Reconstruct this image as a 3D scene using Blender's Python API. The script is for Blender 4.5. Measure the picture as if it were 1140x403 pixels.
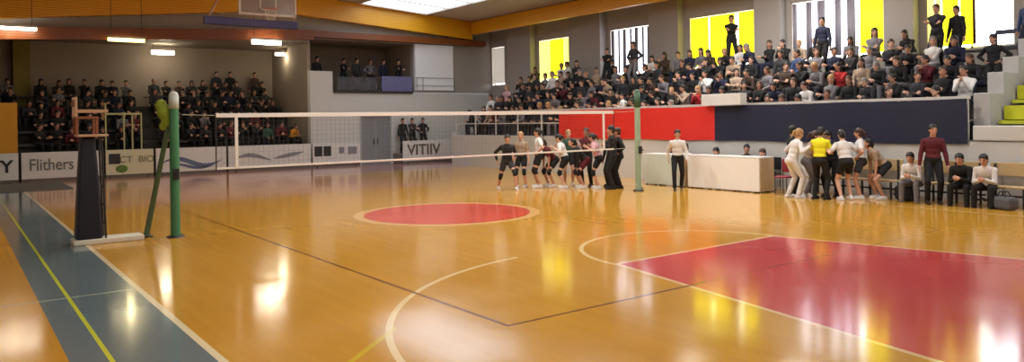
import bpy, bmesh, math, random
from mathutils import Vector, Matrix
random.seed(7)
C = bpy.context.scene.collection
S = bpy.context.scene
PI = math.pi
for o in list(bpy.data.objects): bpy.data.objects.remove(o)

# ---------------------------------------------------------------- camera, world, exposure
# world axes follow the hall: +X across the court, +Y along the court, metres
cam_d = bpy.data.cameras.new('camera'); cam = bpy.data.objects.new('camera', cam_d); C.objects.link(cam)
cam.location = (0, 0, 2.04)
cam_d.sensor_width = 36; cam_d.lens = 36*830/1140; cam_d.shift_y = -67.9/1140
cam.matrix_world = Matrix.Translation((0, 0, 2.04)) @ Matrix.Rotation(math.radians(-37), 4, 'Z') @ Matrix.Rotation(PI/2, 4, 'X') @ Matrix.Rotation(-0.0151, 4, 'Z')
cam_d.clip_end = 300
S.camera = cam
W = bpy.data.worlds.new('sky'); S.world = W; W.use_nodes = True
W.node_tree.nodes['Background'].inputs[0].default_value = (0.75, 0.86, 1, 1)
W.node_tree.nodes['Background'].inputs[1].default_value = 1.2
S.view_settings.view_transform = 'Standard'; S.view_settings.look = 'None'
S.view_settings.gamma = 1; S.view_settings.use_curve_mapping = False
S.view_settings.exposure = 0.12
FILL_W = 165          # watts of each unseen lamp added for fill
SKYLIGHT = 2.6        # daylight through the roof glazing
WIN_WHITE = 6; WIN_YELLOW = 1.5

# ---------------------------------------------------------------- materials
def rgb(h):
    h = h.lstrip('#'); v = [int(h[i:i+2], 16)/255 for i in (0, 2, 4)]
    return tuple(((c/12.92) if c <= .04045 else ((c+.055)/1.055)**2.4) for c in v) + (1,)
MATS = {}
def mat(name, hexc, rough=.6, metal=0, noise=.12, scale=6, emit=0, coat=0, trans=0, alpha=1):
    if name in MATS: return MATS[name]
    m = bpy.data.materials.new(name); m.use_nodes = True; nt = m.node_tree; b = nt.nodes['Principled BSDF']
    c = rgb(hexc)
    if noise:
        tc = nt.nodes.new('ShaderNodeTexCoord'); nz = nt.nodes.new('ShaderNodeTexNoise'); nz.inputs['Scale'].default_value = scale; nz.inputs['Detail'].default_value = 4
        mx = nt.nodes.new('ShaderNodeMix'); mx.data_type = 'RGBA'
        mx.inputs[6].default_value = tuple(x*(1-noise) for x in c[:3])+(1,); mx.inputs[7].default_value = tuple(min(1, x*(1+noise)) for x in c[:3])+(1,)
        nt.links.new(tc.outputs['Object'], nz.inputs['Vector']); nt.links.new(nz.outputs['Fac'], mx.inputs[0]); nt.links.new(mx.outputs[2], b.inputs['Base Color'])
    else: b.inputs['Base Color'].default_value = c
    b.inputs['Roughness'].default_value = rough; b.inputs['Metallic'].default_value = metal
    b.inputs['Coat Weight'].default_value = coat
    if emit: b.inputs['Emission Color'].default_value = c; b.inputs['Emission Strength'].default_value = emit
    if trans: b.inputs['Transmission Weight'].default_value = trans
    b.inputs['Alpha'].default_value = alpha
    MATS[name] = m; return m

class NX:                       # tiny node-expression helper for painted floor markings
    def __init__(s, nt): s.nt = nt
    def m(s, op, a, b=None, c=None):
        n = s.nt.nodes.new('ShaderNodeMath'); n.operation = op
        for i, v in enumerate((a, b, c)):
            if v is None: continue
            if isinstance(v, (int, float)): n.inputs[i].default_value = v
            else: s.nt.links.new(v, n.inputs[i])
        return n.outputs[0]
    def band(s, v, a, b): return s.m('MULTIPLY', s.m('GREATER_THAN', v, a), s.m('LESS_THAN', v, b))
    def AND(s, a, b): return s.m('MULTIPLY', a, b)
    def OR(s, a, b): return s.m('MAXIMUM', a, b)
    def NOT(s, a): return s.m('SUBTRACT', 1, a)
    def dist(s, x, y, cx, cy):
        dx = s.m('SUBTRACT', x, cx); dy = s.m('SUBTRACT', y, cy)
        return s.m('SQRT', s.m('ADD', s.m('MULTIPLY', dx, dx), s.m('MULTIPLY', dy, dy)))
    def mix(s, fac, a, hexc, amt=1):
        n = s.nt.nodes.new('ShaderNodeMix'); n.data_type = 'RGBA'
        s.nt.links.new(s.m('MULTIPLY', fac, amt) if amt != 1 else fac, n.inputs[0]); s.nt.links.new(a, n.inputs[6]); n.inputs[7].default_value = rgb(hexc)
        return n.outputs[2]

def floor_material():
    m = bpy.data.materials.new('varnished court floor'); m.use_nodes = True; nt = m.node_tree; b = nt.nodes['Principled BSDF']
    E = NX(nt); tc = nt.nodes.new('ShaderNodeTexCoord'); sp = nt.nodes.new('ShaderNodeSeparateXYZ'); nt.links.new(tc.outputs['Object'], sp.inputs[0])
    x, y = sp.outputs[0], sp.outputs[1]
    # planks: narrow strips running along Y, random tone per strip
    br = nt.nodes.new('ShaderNodeTexBrick'); mp = nt.nodes.new('ShaderNodeMapping'); mp.inputs['Rotation'].default_value = (0, 0, PI/2)
    nt.links.new(tc.outputs['Object'], mp.inputs[0]); nt.links.new(mp.outputs[0], br.inputs[0])
    br.inputs['Color1'].default_value = rgb('#cd9734'); br.inputs['Color2'].default_value = rgb('#c58e2e'); br.inputs['Mortar'].default_value = rgb('#bc862a')
    br.inputs['Scale'].default_value = 1; br.inputs['Brick Width'].default_value = 1.6; br.inputs['Row Height'].default_value = .12; br.inputs['Mortar Size'].default_value = .003
    nz = nt.nodes.new('ShaderNodeTexNoise'); nz.inputs['Scale'].default_value = .45; nz.inputs['Detail'].default_value = 5; nt.links.new(tc.outputs['Object'], nz.inputs['Vector'])
    mx = nt.nodes.new('ShaderNodeMix'); mx.data_type = 'RGBA'; nt.links.new(E.m('MULTIPLY', nz.outputs['Fac'], .55), mx.inputs[0]); nt.links.new(br.outputs['Color'], mx.inputs[6]); mx.inputs[7].default_value = rgb('#d09a34')
    col = mx.outputs[2]
    # terracotta run-off behind the far end line; slanted peach tint over the far floor
    col = E.mix(E.m('GREATER_THAN', y, 27.6), col, '#b08078')
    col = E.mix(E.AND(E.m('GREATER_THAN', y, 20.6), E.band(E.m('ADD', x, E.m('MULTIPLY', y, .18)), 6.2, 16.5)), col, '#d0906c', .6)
    # blue-grey walkway strip left of the court
    col = E.mix(E.band(x, .8, 1.82), col, '#66777a')
    # centre circle
    d = E.dist(x, y, 8.8, 14.1)
    col = E.mix(E.m('LESS_THAN', d, 2.05), col, '#dfb06c')
    col = E.mix(E.m('LESS_THAN', d, 1.83), col, '#d8523c')
    # red key (trapezoid) with its pale border
    def key(grow):
        half = E.m('ADD', E.m('MULTIPLY', E.m('SUBTRACT', 7.47, y), .207), 1.83+grow)
        return E.AND(E.m('LESS_THAN', E.m('ABSOLUTE', E.m('SUBTRACT', x, 9.3)), half), E.band(y, 1.6-grow, 7.45+grow))
    d2 = E.dist(x, y, 9.3, 7.45)
    col = E.mix(E.band(d2, 1.86, 1.93), col, '#ecd090')
    col = E.mix(key(.07), col, '#e9c896'); col = E.mix(key(0), col, '#c94a48')
    # three-point arc and court lines
    d4 = E.dist(x, y, 7.22, 4.51)
    col = E.mix(E.AND(E.band(d4, 4.30, 4.37), E.AND(E.m('GREATER_THAN', y, 4.5), E.m('LESS_THAN', x, 6.7))), col, '#f0d8a0', .85)
    col = E.mix(E.AND(E.band(E.m('SUBTRACT', y, E.m('MULTIPLY', x, .87)), 3.53, 3.61), E.band(x, 1.9, 3.5)), col, '#d8c22a', .7)
    # dark volleyball lines
    vb = E.AND(E.band(x, 4.37, 13.9), E.band(y, 5.92, 23.2))
    vbi = E.AND(E.band(x, 4.42, 13.85), E.band(y, 5.97, 23.15))
    vl = E.AND(vb, E.NOT(vbi))
    col = E.mix(E.AND(vl, E.m('LESS_THAN', x, 7.45)), col, '#7a4a20', .9); col = E.mix(E.AND(vl, E.m('GREATER_THAN', x, 7.45)), col, '#7a4a20', .25)
    # pale sidelines of the big court, end lines
    col = E.mix(E.band(x, 1.82, 1.89), col, '#ead9ae'); col = E.mix(E.band(x, 16.74, 16.8), col, '#ead9ae', .6)
    col = E.mix(E.AND(E.band(y, 27.5, 27.6), E.band(x, 1.84, 16.8)), col, '#ead9ae')
    col = E.mix(E.band(x, 1.08, 1.12), col, '#cfd33c')
    col = E.mix(E.AND(E.band(y, 10.27, 10.33), E.m('LESS_THAN', x, 1.8)), col, '#c2c7a6', .5)
    nt.links.new(col, b.inputs['Base Color'])
    n2 = nt.nodes.new('ShaderNodeTexNoise'); n2.inputs['Scale'].default_value = 1.3; nt.links.new(tc.outputs['Object'], n2.inputs['Vector'])
    r = E.m('ADD', E.m('MULTIPLY', n2.outputs['Fac'], .08), .085)
    nt.links.new(r, b.inputs['Roughness']); b.inputs['Specular IOR Level'].default_value = .8
    n3 = nt.nodes.new('ShaderNodeTexNoise'); n3.inputs['Scale'].default_value = 5; nt.links.new(tc.outputs['Object'], n3.inputs['Vector'])
    bp = nt.nodes.new('ShaderNodeBump'); bp.inputs['Strength'].default_value = .03; bp.inputs['Distance'].default_value = .02
    nt.links.new(n3.outputs['Fac'], bp.inputs['Height']); nt.links.new(bp.outputs[0], b.inputs['Normal'])
    return m

def glulam_material(name, c1, c2):
    m = bpy.data.materials.new(name); m.use_nodes = True; nt = m.node_tree; b = nt.nodes['Principled BSDF']
    tc = nt.nodes.new('ShaderNodeTexCoord'); w = nt.nodes.new('ShaderNodeTexWave'); w.bands_direction = 'Z'; w.inputs['Scale'].default_value = 3.6; w.inputs['Distortion'].default_value = 1.2; w.inputs['Detail'].default_value = 3
    nt.links.new(tc.outputs['Object'], w.inputs['Vector']); r = nt.nodes.new('ShaderNodeMix'); r.data_type = 'RGBA'; nt.links.new(w.outputs['Fac'], r.inputs[0])
    r.inputs[6].default_value = rgb(c1); r.inputs[7].default_value = rgb(c2); nt.links.new(r.outputs[2], b.inputs['Base Color']); b.inputs['Roughness'].default_value = .4
    return m
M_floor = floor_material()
M_beam = glulam_material('yellow laminated timber', '#f0b418', '#d08c10')
M_lintel = glulam_material('brown laminated timber', '#8a4a1c', '#6a3414')
M_wall = mat('grey painted wall', '#a09a94', .8, noise=.05, scale=.7)
M_white = mat('off white wall', '#c9c9c6', .7, noise=.05, scale=.8)
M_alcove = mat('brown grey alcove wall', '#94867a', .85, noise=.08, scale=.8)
M_ceil = mat('beige ceiling', '#c9bfb4', .8, noise=.05, scale=.6)
M_conc = mat('grey concrete', '#7f7c78', .8, noise=.1, scale=2)
M_dark = mat('dark metal', '#26262a', .5)
M_yellow = mat('yellow orange wall panel', '#c98d10', .6, noise=.08, scale=1)
M_olive = mat('olive column paint', '#80701e', .6)

# ---------------------------------------------------------------- mesh helpers
def box(bm, x0, x1, y0, y1, z0, z1, mi=0):
    vs = [bm.verts.new(p) for p in ((x0,y0,z0),(x1,y0,z0),(x1,y1,z0),(x0,y1,z0),(x0,y0,z1),(x1,y0,z1),(x1,y1,z1),(x0,y1,z1))]
    for f in ((0,3,2,1),(4,5,6,7),(0,1,5,4),(1,2,6,5),(2,3,7,6),(3,0,4,7)):
        q = bm.faces.new([vs[i] for i in f]); q.material_index = mi
def beam(bm, a, b, w, h, up=Vector((0,0,1))):          # square bar from a to b (centre line)
    a = Vector(a); b = Vector(b); d = (b-a).normalized(); s = d.cross(up)
    if s.length < 1e-4: s = Vector((1,0,0))
    s.normalize(); t = s.cross(d).normalized(); s = s*w/2; t = t*h/2
    vs = [bm.verts.new(p+i*s+j*t) for p in (a, b) for i, j in ((-1,-1),(1,-1),(1,1),(-1,1))]
    for f in ((0,3,2,1),(4,5,6,7),(0,1,5,4),(1,2,6,5),(2,3,7,6),(3,0,4,7)): bm.faces.new([vs[i] for i in f])
def tube(bm, a, b, r0, r1=None, seg=12, caps=True):
    a = Vector(a); b = Vector(b); r1 = r0 if r1 is None else r1; d = (b-a); L = d.length
    if L < 1e-6: return
    q = d.to_track_quat('Z', 'Y').to_matrix().to_4x4()
    bmesh.ops.create_cone(bm, cap_ends=caps, segments=seg, radius1=max(r0, 1e-4), radius2=max(r1, 1e-4), depth=L, matrix=Matrix.Translation((a+b)/2) @ q)
def ball(bm, c, r, sc=(1,1,1), rot=None, u=16, v=10):
    M = Matrix.Translation(c)
    if rot is not None: M = M @ rot.to_4x4()
    M = M @ Matrix.Diagonal((r*sc[0], r*sc[1], r*sc[2], 1))
    bmesh.ops.create_uvsphere(bm, u_segments=u, v_segments=v, radius=1, matrix=M)
def cap(bm, a, b, r0, r1, seg=12):
    tube(bm, a, b, r0, r1, seg); ball(bm, a, r0, u=seg, v=8); ball(bm, b, r1, u=seg, v=8)
def obj(name, bm, m=None, parent=None, bevel=0, smooth=False):
    bmesh.ops.recalc_face_normals(bm, faces=bm.faces)
    me = bpy.data.meshes.new(name); bm.to_mesh(me); bm.free()
    o = bpy.data.objects.new(name, me); C.objects.link(o)
    for k in (m if isinstance(m, (list, tuple)) else [m]): me.materials.append(k)
    if smooth: me.polygons.foreach_set('use_smooth', [True]*len(me.polygons))
    if parent is not None: o.parent = parent
    if bevel:
        md = o.modifiers.new('bevel', 'BEVEL'); md.width = bevel; md.segments = 2; md.limit_method = 'ANGLE'
    return o
def thing(name, label, cat, loc=(0,0,0), rotz=0, group=None):
    o = bpy.data.objects.new(name, None); C.objects.link(o); o.empty_display_size = .1
    o.location = loc; o.rotation_euler = (0, 0, rotz); return tag(o, label, cat, group)
def tag(o, label, cat, group=None):
    o['label'] = label; o['category'] = cat
    if group: o['group'] = group
    return o
def struct(name, bm, m, label=None, cat='wall'):
    o = obj(name, bm, m); o['kind'] = 'structure'
    o['label'] = label or name.replace('_', ' '); o['category'] = cat
    return o
def B(*boxes):
    bm = bmesh.new()
    for b in boxes: box(bm, *b)
    return bm
def text_mesh(name, s, size, m, loc, rot, parent, extrude=.004, bold=0.0, xs=1, shear=0):
    cu = bpy.data.curves.new(name, 'FONT'); cu.body = s; cu.size = size; cu.extrude = extrude; cu.offset = bold; cu.align_x = 'CENTER'; cu.align_y = 'CENTER'; cu.shear = shear
    t = bpy.data.objects.new(name, cu); C.objects.link(t); dg = bpy.context.evaluated_depsgraph_get()
    me = bpy.data.meshes.new_from_object(t.evaluated_get(dg)); bpy.data.objects.remove(t)
    o = bpy.data.objects.new(name, me); C.objects.link(o); me.materials.clear(); me.materials.append(m)
    o.parent = parent; o.location = loc; o.rotation_euler = rot; o.scale = (xs, 1, 1); return o

# ---------------------------------------------------------------- room shell
XL, XR, YB, YE = -1.2, 23.5, -5.0, 33.0        # left wall, window wall, wall behind, end wall
def roof_z(x): return 7.98 - .07*abs(x-11.4)
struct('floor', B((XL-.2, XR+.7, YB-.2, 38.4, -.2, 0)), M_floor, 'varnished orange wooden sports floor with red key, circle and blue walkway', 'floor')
struct('wall_left', B((XL-.2, XL, YB, YE, 0, 8.6)), M_wall, 'grey wall on the left of the hall')
struct('wall_back', B((XL-.2, XR+.6, YB-.2, YB, 0, 8.6)), M_wall, 'grey wall at the near end of the hall')
# end wall: above the alcove, corner block with balcony opening
bm = bmesh.new()
box(bm, XL-.2, 1.0, YE, YE+.3, 0, 5.4)                     # left of alcove
box(bm, XL-.2, 13.25, YE, YE+.3, 5.75, 8.4)                # above alcove
box(bm, 13.25, 18.7, YE, YE+.3, 5.95, 8.4)
box(bm, 18.7, XR+.6, YE, YE+.3, 3.5, 8.4)
struct('wall_far', bm, M_wall, 'grey end wall around the seating alcove and balcony')
# white lower corner wall with door opening x 15.75..17.35, parapet of balcony
bm = bmesh.new()
box(bm, 13.25, 15.75, YE-.02, YE+.3, 0, 3.48); box(bm, 17.35, XR+.6, YE-.02, YE+.3, 0, 3.48); box(bm, 15.75, 17.35, YE-.02, YE+.3, 2.35, 3.48)
box(bm, 13.25, 14.35, YE-.02, YE+.3, 3.48, 4.45)
struct('wall_corner', bm, M_white, 'off white corner wall under the balcony with a raised end block')
struct('ceiling', (lambda bm: ([bm.faces.new([bm.verts.new(p) for p in q]) for q in (
    [(XL-.2, YB-.2, roof_z(XL-.2)), (11.4, YB-.2, roof_z(11.4)), (11.4, 38.4, roof_z(11.4)), (XL-.2, 38.4, roof_z(XL-.2))],
    [(11.4, YB-.2, roof_z(11.4)), (XR+.6, YB-.2, roof_z(XR+.6)), (XR+.6, 38.4, roof_z(XR+.6)), (11.4, 38.4, roof_z(11.4))])], bm)[1])(bmesh.new()), M_ceil, 'low pitched beige ceiling', 'ceiling')
# alcove shell behind the end wall
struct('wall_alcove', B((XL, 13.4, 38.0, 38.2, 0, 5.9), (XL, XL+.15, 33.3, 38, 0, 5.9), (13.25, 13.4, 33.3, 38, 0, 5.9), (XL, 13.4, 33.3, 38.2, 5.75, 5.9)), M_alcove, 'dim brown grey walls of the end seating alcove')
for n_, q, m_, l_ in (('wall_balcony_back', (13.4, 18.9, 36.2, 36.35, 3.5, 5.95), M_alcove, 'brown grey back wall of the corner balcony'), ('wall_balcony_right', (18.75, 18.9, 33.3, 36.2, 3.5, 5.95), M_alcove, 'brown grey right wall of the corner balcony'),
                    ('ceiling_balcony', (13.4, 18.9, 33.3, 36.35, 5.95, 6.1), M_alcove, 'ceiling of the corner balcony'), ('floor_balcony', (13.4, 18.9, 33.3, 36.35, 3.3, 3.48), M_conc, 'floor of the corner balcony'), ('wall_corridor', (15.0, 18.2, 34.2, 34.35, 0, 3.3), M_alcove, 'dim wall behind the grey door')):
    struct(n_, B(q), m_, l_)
# side wall with windows (x = 23.5)
wins = [(31.75, 32.95), (26.5, 28.9), (21.4, 23.85), (16.35, 19.4), (11.65, 14.9), (8.05, 10.4), (2.6, 5.5), (-2.4, .5)]
SILL, HEAD = 3.9, 6.0
bm = bmesh.new()
box(bm, XR, XR+.5, YB, 33.3, 0, SILL); box(bm, XR, XR+.5, YB, 33.3, HEAD, 7.6)
prev = 33.3
for a, b in wins:
    box(bm, XR, XR+.5, b, prev, SILL, HEAD); prev = a
box(bm, XR, XR+.5, YB, prev, SILL, HEAD)
struct('wall_right', bm, M_wall, 'grey side wall with tall windows above the stand')
M_pillar = mat('taupe pillar paint', '#9c9590', .8, noise=.05, scale=.9)
bm = bmesh.new()
pil = [(29.1, 31.0), (24.1, 26.2), (19.65, 21.2), (15.1, 16.15), (10.6, 11.45), (5.8, 7.8), (.8, 2.4)]
for i, (a, b) in enumerate(pil):
    struct('trim_%d' % (i+1), B((XR-.38, XR, a, b, 0, 7.4)), M_pillar, 'taupe concrete pillar between windows, %s from the far corner' % ['first','second','third','fourth','fifth','sixth','seventh'][i], 'pillar')
M_pale = mat('pale beige reveal', '#b5a99c', .7, noise=.04)
M_wy = mat('sunlit yellow curtain', '#fbee1c', .7, noise=.15, scale=3, emit=WIN_YELLOW)
M_wy2 = mat('sunlit pale yellow curtain', '#f4ee78', .7, noise=.12, scale=3, emit=WIN_YELLOW)
M_ww = mat('sunlit white blind', '#e9ecf6', .6, noise=.08, scale=3, emit=3)
M_wb = mat('bright daylight pane', '#f3f8ff', .4, noise=0, emit=WIN_WHITE)
M_wg = mat('grey mauve blind slats', '#8f8b98', .7, noise=.08)
M_frame = mat('white window frame paint', '#cfcbc4', .5)
M_sky = M_wb
names = ['pale white blind in the narrow corner window', 'pale yellow curtain in the second window from the corner', 'grey and white slatted blind in the third window from the corner',
         'wide bright yellow curtain behind the standing man', 'white and grey vertical blind left of a yellow strip', 'yellow curtain in the window near the right edge', 'white blind in the window past the right edge', 'white blind in the window behind the camera side']
def wavy(bm, x, y0, y1, z0, z1, amp=.03, n=24, mi=0):          # hanging pleated cloth
    rows = []
    for k in range(n+1):
        y = y0+(y1-y0)*k/n; dx = amp*math.sin(k*1.9)
        rows.append([bm.verts.new((x+dx+o, y, z)) for o, z in ((0, z0), (0, z1))])
    for k in range(n):
        f = bm.faces.new([rows[k][0], rows[k+1][0], rows[k+1][1], rows[k][1]]); f.material_index = mi
    back = []
for i, (a, b) in enumerate(wins):
    bm = bmesh.new(); fw = .07
    for q in ((a, a+fw, SILL, HEAD), (b-fw, b, SILL, HEAD), (a, b, SILL, SILL+fw), (a, b, HEAD-fw, HEAD), ((a+b)/2-.03, (a+b)/2+.03, SILL, HEAD)):
        box(bm, XR+.2, XR+.28, *q)
    w = struct('window_%d' % (i+1), bm, M_frame, 'tall side window frame: ' + names[i], 'window')
    p = obj('pane', B((XR+.32, XR+.335, a+.01, b-.01, SILL+.01, HEAD-.01)), M_wb, w)
    r = obj('reveal_lining', B((XR+.01, XR+.19, a-.0, a+.04, SILL+.02, HEAD-.02), (XR+.01, XR+.19, b-.04, b, SILL+.02, HEAD-.02), (XR+.01, XR+.19, a+.04, b-.04, HEAD-.05, HEAD-.01)), M_pale, w)
def curtain(i, segs, label):
    a, b = wins[i]; bm = bmesh.new(); ms = []
    for y0, y1, m in segs:
        if m not in ms: ms.append(m)
        wavy(bm, XR+.03, y0, y1, SILL+.12, HEAD-.08, .02, max(6, int((y1-y0)/.06)), ms.index(m))
    o = obj('window_curtain', bm, ms, None, smooth=True); md = o.modifiers.new('thick', 'SOLIDIFY'); md.thickness = .008
    tag(o, label, 'curtain', 'curtains in the side windows'); return o
def stripes(y0, y1, ms, ws):
    out = []; y = y0; k = 0
    while y < y1-.02:
        w = min(ws[k % len(ws)], y1-y); out.append((y, y+w, ms[k % len(ms)])); y += w; k += 1
    return out
a, b = wins[0]; curtain(0, [(a+.05, b-.05, mat('cream blind', '#d8d0c4', .7, emit=.5))], names[0])
a, b = wins[1]; curtain(1, [(a+.05, a+.5, M_wy2), (a+.5, a+1.5, M_wy), (a+1.5, b-.05, M_wy2)], names[1])
a, b = wins[2]; curtain(2, stripes(a+.05, b-.05, [M_wg, M_ww], [.2, .17, .12, .22]), names[2])
a, b = wins[3]; curtain(3, [(a+.05, a+.75, M_wy), (a+.9, b-1.0, M_wy), (b-.94, b-.05, M_wy)], names[3])
a, b = wins[4]; curtain(4, [(a+.05, a+.8, M_wy)] + stripes(a+.95, b-.05, [M_wg, M_ww, M_wg, M_ww], [.28, .2, .22, .34]), names[4])
a, b = wins[5]; curtain(5, [(9.05, 9.12, mat('maroon curtain', '#5c2414', .7)), (9.12, 9.45, M_wy), (9.5, 9.95, M_wy), (9.98, 10.12, M_wy2), (10.16, 10.36, M_wy2)], names[5])
a, b = wins[6]; curtain(6, stripes(a+.05, b-.05, [M_ww, M_wg], [.25, .3]), names[6])
a, b = wins[7]; curtain(7, stripes(a+.05, b-.05, [M_ww, M_wg], [.25, .3]), names[7])

# timber: gable rafter in front of the end wall, wall plate beam, lintel of the alcove
bm = bmesh.new(); PH = .92
for x0, z0, x1, z1 in ((22.0, 6.30, 11.4, 7.02), (11.4, 7.02, XL, 5.72)):
    vs = [bm.verts.new((x, y, z)) for y in (32.55, 32.9) for x, z in ((x0, z0), (x1, z1), (x1, min(z1+PH, roof_z(x1)-.02)), (x0, min(z0+PH, roof_z(x0)-.02)))]
    for f in ((0,1,2,3),(7,6,5,4),(0,4,5,1),(1,5,6,2),(2,6,7,3),(3,7,4,0)): bm.faces.new([vs[i] for i in f])
tag(obj('roof_rafter', bm, M_beam), 'long yellow laminated timber rafter peaking across the end wall', 'beam')
bm = bmesh.new(); box(bm, 21.85, 22.15, 7.5, 32.5, 6.56, 7.2)
tag(obj('roof_beam', bm, M_beam), 'orange laminated timber beam running above the side windows', 'beam')
bm = bmesh.new()
vs = [bm.verts.new((x, y, z)) for y in (32.58, 32.95) for x, z in ((XL, 5.1), (13.3, 5.84), (13.3, 6.3), (XL, 5.56))]
for f in ((0,1,2,3),(7,6,5,4),(0,4,5,1),(1,5,6,2),(2,6,7,3),(3,7,4,0)): bm.faces.new([vs[i] for i in f])
tag(obj('alcove_lintel', bm, M_lintel), 'red brown timber lintel above the dark end stand', 'beam')
struct('trim_8', B((13.3, 22.9, 32.62, 32.97, 5.98, 6.28)), M_lintel, 'brown timber edge over the balcony opening', 'trim')
# skylight glazing in the roof
M_glz = mat('bright roof glazing', '#dfeaf8', .3, noise=0, emit=SKYLIGHT)
def skylight(x0, x1, y0, y1, label):
    t = thing('roof_skylight', label, 'skylight', ((x0+x1)/2, (y0+y1)/2, roof_z((x0+x1)/2)), 0, 'skylights in the roof')
    hx, hy = (x1-x0)/2, (y1-y0)/2; s = -.07 if x0 > 11.4 else .07
    bm = bmesh.new(); bm.faces.new([bm.verts.new((i*hx, j*hy, s*i*hx-.03)) for i, j in ((-1,-1),(-1,1),(1,1),(1,-1))]); g = obj('glazing', bm, M_glz, t)
    bm = bmesh.new()
    for i in (-1, 1): beam(bm, (i*hx, -hy, s*i*hx-.06), (i*hx, hy, s*i*hx-.06), .1, .1)
    for j in range(5):
        y = -hy+j*2*hy/4; beam(bm, (-hx, y, -s*hx-.06), (hx, y, s*hx-.06), .06, .08)
    obj('frame', bm, M_frame, t)
skylight(15.4, 19.0, 24.0, 32.2, 'bright white roof skylight above the rafter near the far corner')
skylight(14.6, 18.6, 12, 20, 'white roof skylight over the middle of the court')
skylight(14.6, 18.6, 0, 8, 'white roof skylight over the right key')
skylight(3.6, 7.6, 6, 12, 'white roof skylight over the left of the court')

# ---------------------------------------------------------------- lamps
M_lamp = mat('glowing lamp glass', '#fff6e0', .3, noise=0, emit=14)
def area(parent, loc, size, energy, col=(1, .965, .91), rot=(0,0,0), sy=None):
    d = bpy.data.lights.new('lamp_light', 'AREA'); d.energy = energy; d.color = col; d.size = size
    if sy: d.shape = 'RECTANGLE'; d.size_y = sy
    o = bpy.data.objects.new('lamp_light', d); C.objects.link(o); o.parent = parent; o.location = loc; o.rotation_euler = rot; return o
def fill_bay(x, y, label, z=7.0):  # unseen overhead lamp, added as fill light for the hall
    t = thing('fill_bay_lamp', label, 'lamp', (x, y, z), 0, 'added fill lamps over the court')
    bm = bmesh.new(); tube(bm, (0,0,.02), (0,0,.22), .3, .1, 20, False); tube(bm, (0,0,.22), (0,0,.42), .1, .1, 16)
    o = obj('reflector', bm, M_dark, t, smooth=False)
    bm = bmesh.new(); ball(bm, (0,0,.04), .27, (1,1,.25)); obj('bulb', bm, M_lamp, t, smooth=True)
    bm = bmesh.new(); tube(bm, (0,0,.42), (0,0, roof_z(x)-z), .012); obj('hanger', bm, M_dark, t)
    area(t, (0,0,-.06), .55, FILL_W); area(t, (0,0,.46), .5, FILL_W*.5, rot=(PI,0,0))  # downlight for fill, plus an added uplight to brighten ceiling and beams
for x, y, l in ((9.0, 15.0, 'round fill lamp added over the centre circle side'), (6.0, 19.0, 'round fill lamp added over the far left court'),
                (13.2, 17.0, 'round fill lamp added nearest the balcony side'), (7.4, 11, 'round fill lamp added over the near half'), (14, 9, 'round fill lamp added over the red key'),
                (2.0, 4.0, 'round fill lamp added over the blue walkway'), (18.5, 3.0, 'round fill lamp added over the right bench end'), (18.6, 15.5, 'round fill lamp added over the officials'),
                (20.4, 13.0, 'round fill lamp added over the rows of the side stand')):
    fill_bay(x, y, l)
def strip(x, y, z, w, label, energy, h=.1, col=(1, .95, .85), hang=None, em=M_lamp, glow=12):
    t = thing('strip_lamp', label, 'lamp', (x, y, z), 0, 'strip lamps at the end wall')
    obj('housing', B((-w/2, w/2, -.1, .1, .05, .13)), M_frame, t, .01)
    bm = bmesh.new(); beam(bm, (-w/2+.03, 0, 0), (w/2-.03, 0, 0), .12, h); obj('tube', bm, em, t)
    if hang:
        bm = bmesh.new()
        for s in (-1, 1): tube(bm, (s*w*.4, 0, .13), (s*w*.4, 0, hang-z), .01)
        obj('hanger', bm, M_dark, t)
    if energy:
        area(t, (0, -.08, -.08), w*.9, energy, col, sy=.12)
        d = bpy.data.lights.new('tube_glow', 'POINT'); d.energy = glow; d.color = (1, .85, .45); d.shadow_soft_size = .08
        o = bpy.data.objects.new('tube_glow', d); C.objects.link(o); o.parent = t; o.location = (0, -.05, -.2)
M_lampy = mat('warm glowing lamp glass', '#ffe27a', .3, noise=0, emit=5)
strip(1.75, 32.3, 5.62, 1.7, 'white strip lamp at the left edge beside the rafter', 8, .09, hang=roof_z(1.75), glow=3)
strip(5.55, 32.35, 5.4, 1.35, 'yellow glowing strip lamp under the timber lintel', 8, .14, glow=22, hang=roof_z(5.55), em=M_lampy)
strip(11.05, 32.35, 5.62, 1.3, 'bright yellow white strip lamp by the backboard', 30, .26, hang=roof_z(11.05), glow=20)
strip(7.8, 36.8, 5.4, 1.0, 'white block lamp inside the alcove above the aisle', 10, .26, hang=5.75)
strip(12.95, 36.0, 5.45, .5, 'small white lamp at the right end of the alcove', 6, .16, hang=5.75)

# ---------------------------------------------------------------- end wall details
struct('wall_yellow_panel', B((XL, 1.98, YE-.06, YE-.0, 0, 2.95)), M_yellow, 'yellow orange padded wall panel left of the end stand')
struct('trim_9', B((2.14, 2.75, 37.6, 37.97, 2.9, 5.7)), M_olive, 'olive yellow column at the back left of the alcove', 'column')
t = struct('door_1', B((15.78, 17.32, YE+.05, YE+.11, .01, 2.33)), mat('grey door paint', '#85878a', .5), 'grey double door in the white corner wall', 'door')
for x in (16.45, 16.65): 
    bm = bmesh.new(); tube(bm, (x, YE+.0, .95), (x, YE+.0, 1.25), .015); obj('door_handle', bm, M_dark, t)
obj('door_frame', B((15.7, 15.78, YE-.04, YE+.12, 0, 2.4), (17.32, 17.4, YE-.04, YE+.12, 0, 2.4), (15.7, 17.4, YE-.04, YE+.12, 2.33, 2.4), (16.54, 16.56, YE+.03, YE+.05, 0, 2.33)), mat('pale steel', '#a7a9aa', .4), t)
tag(obj('glass_screen', B((18.75, 21.0, YE-.1, YE-.03, 3.62, 5.94)), mat('luminous white panel', '#cdccd2', .35, emit=.12, noise=.06, scale=.8)), 'large white wall panel right of the balcony', 'panel')
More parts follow.
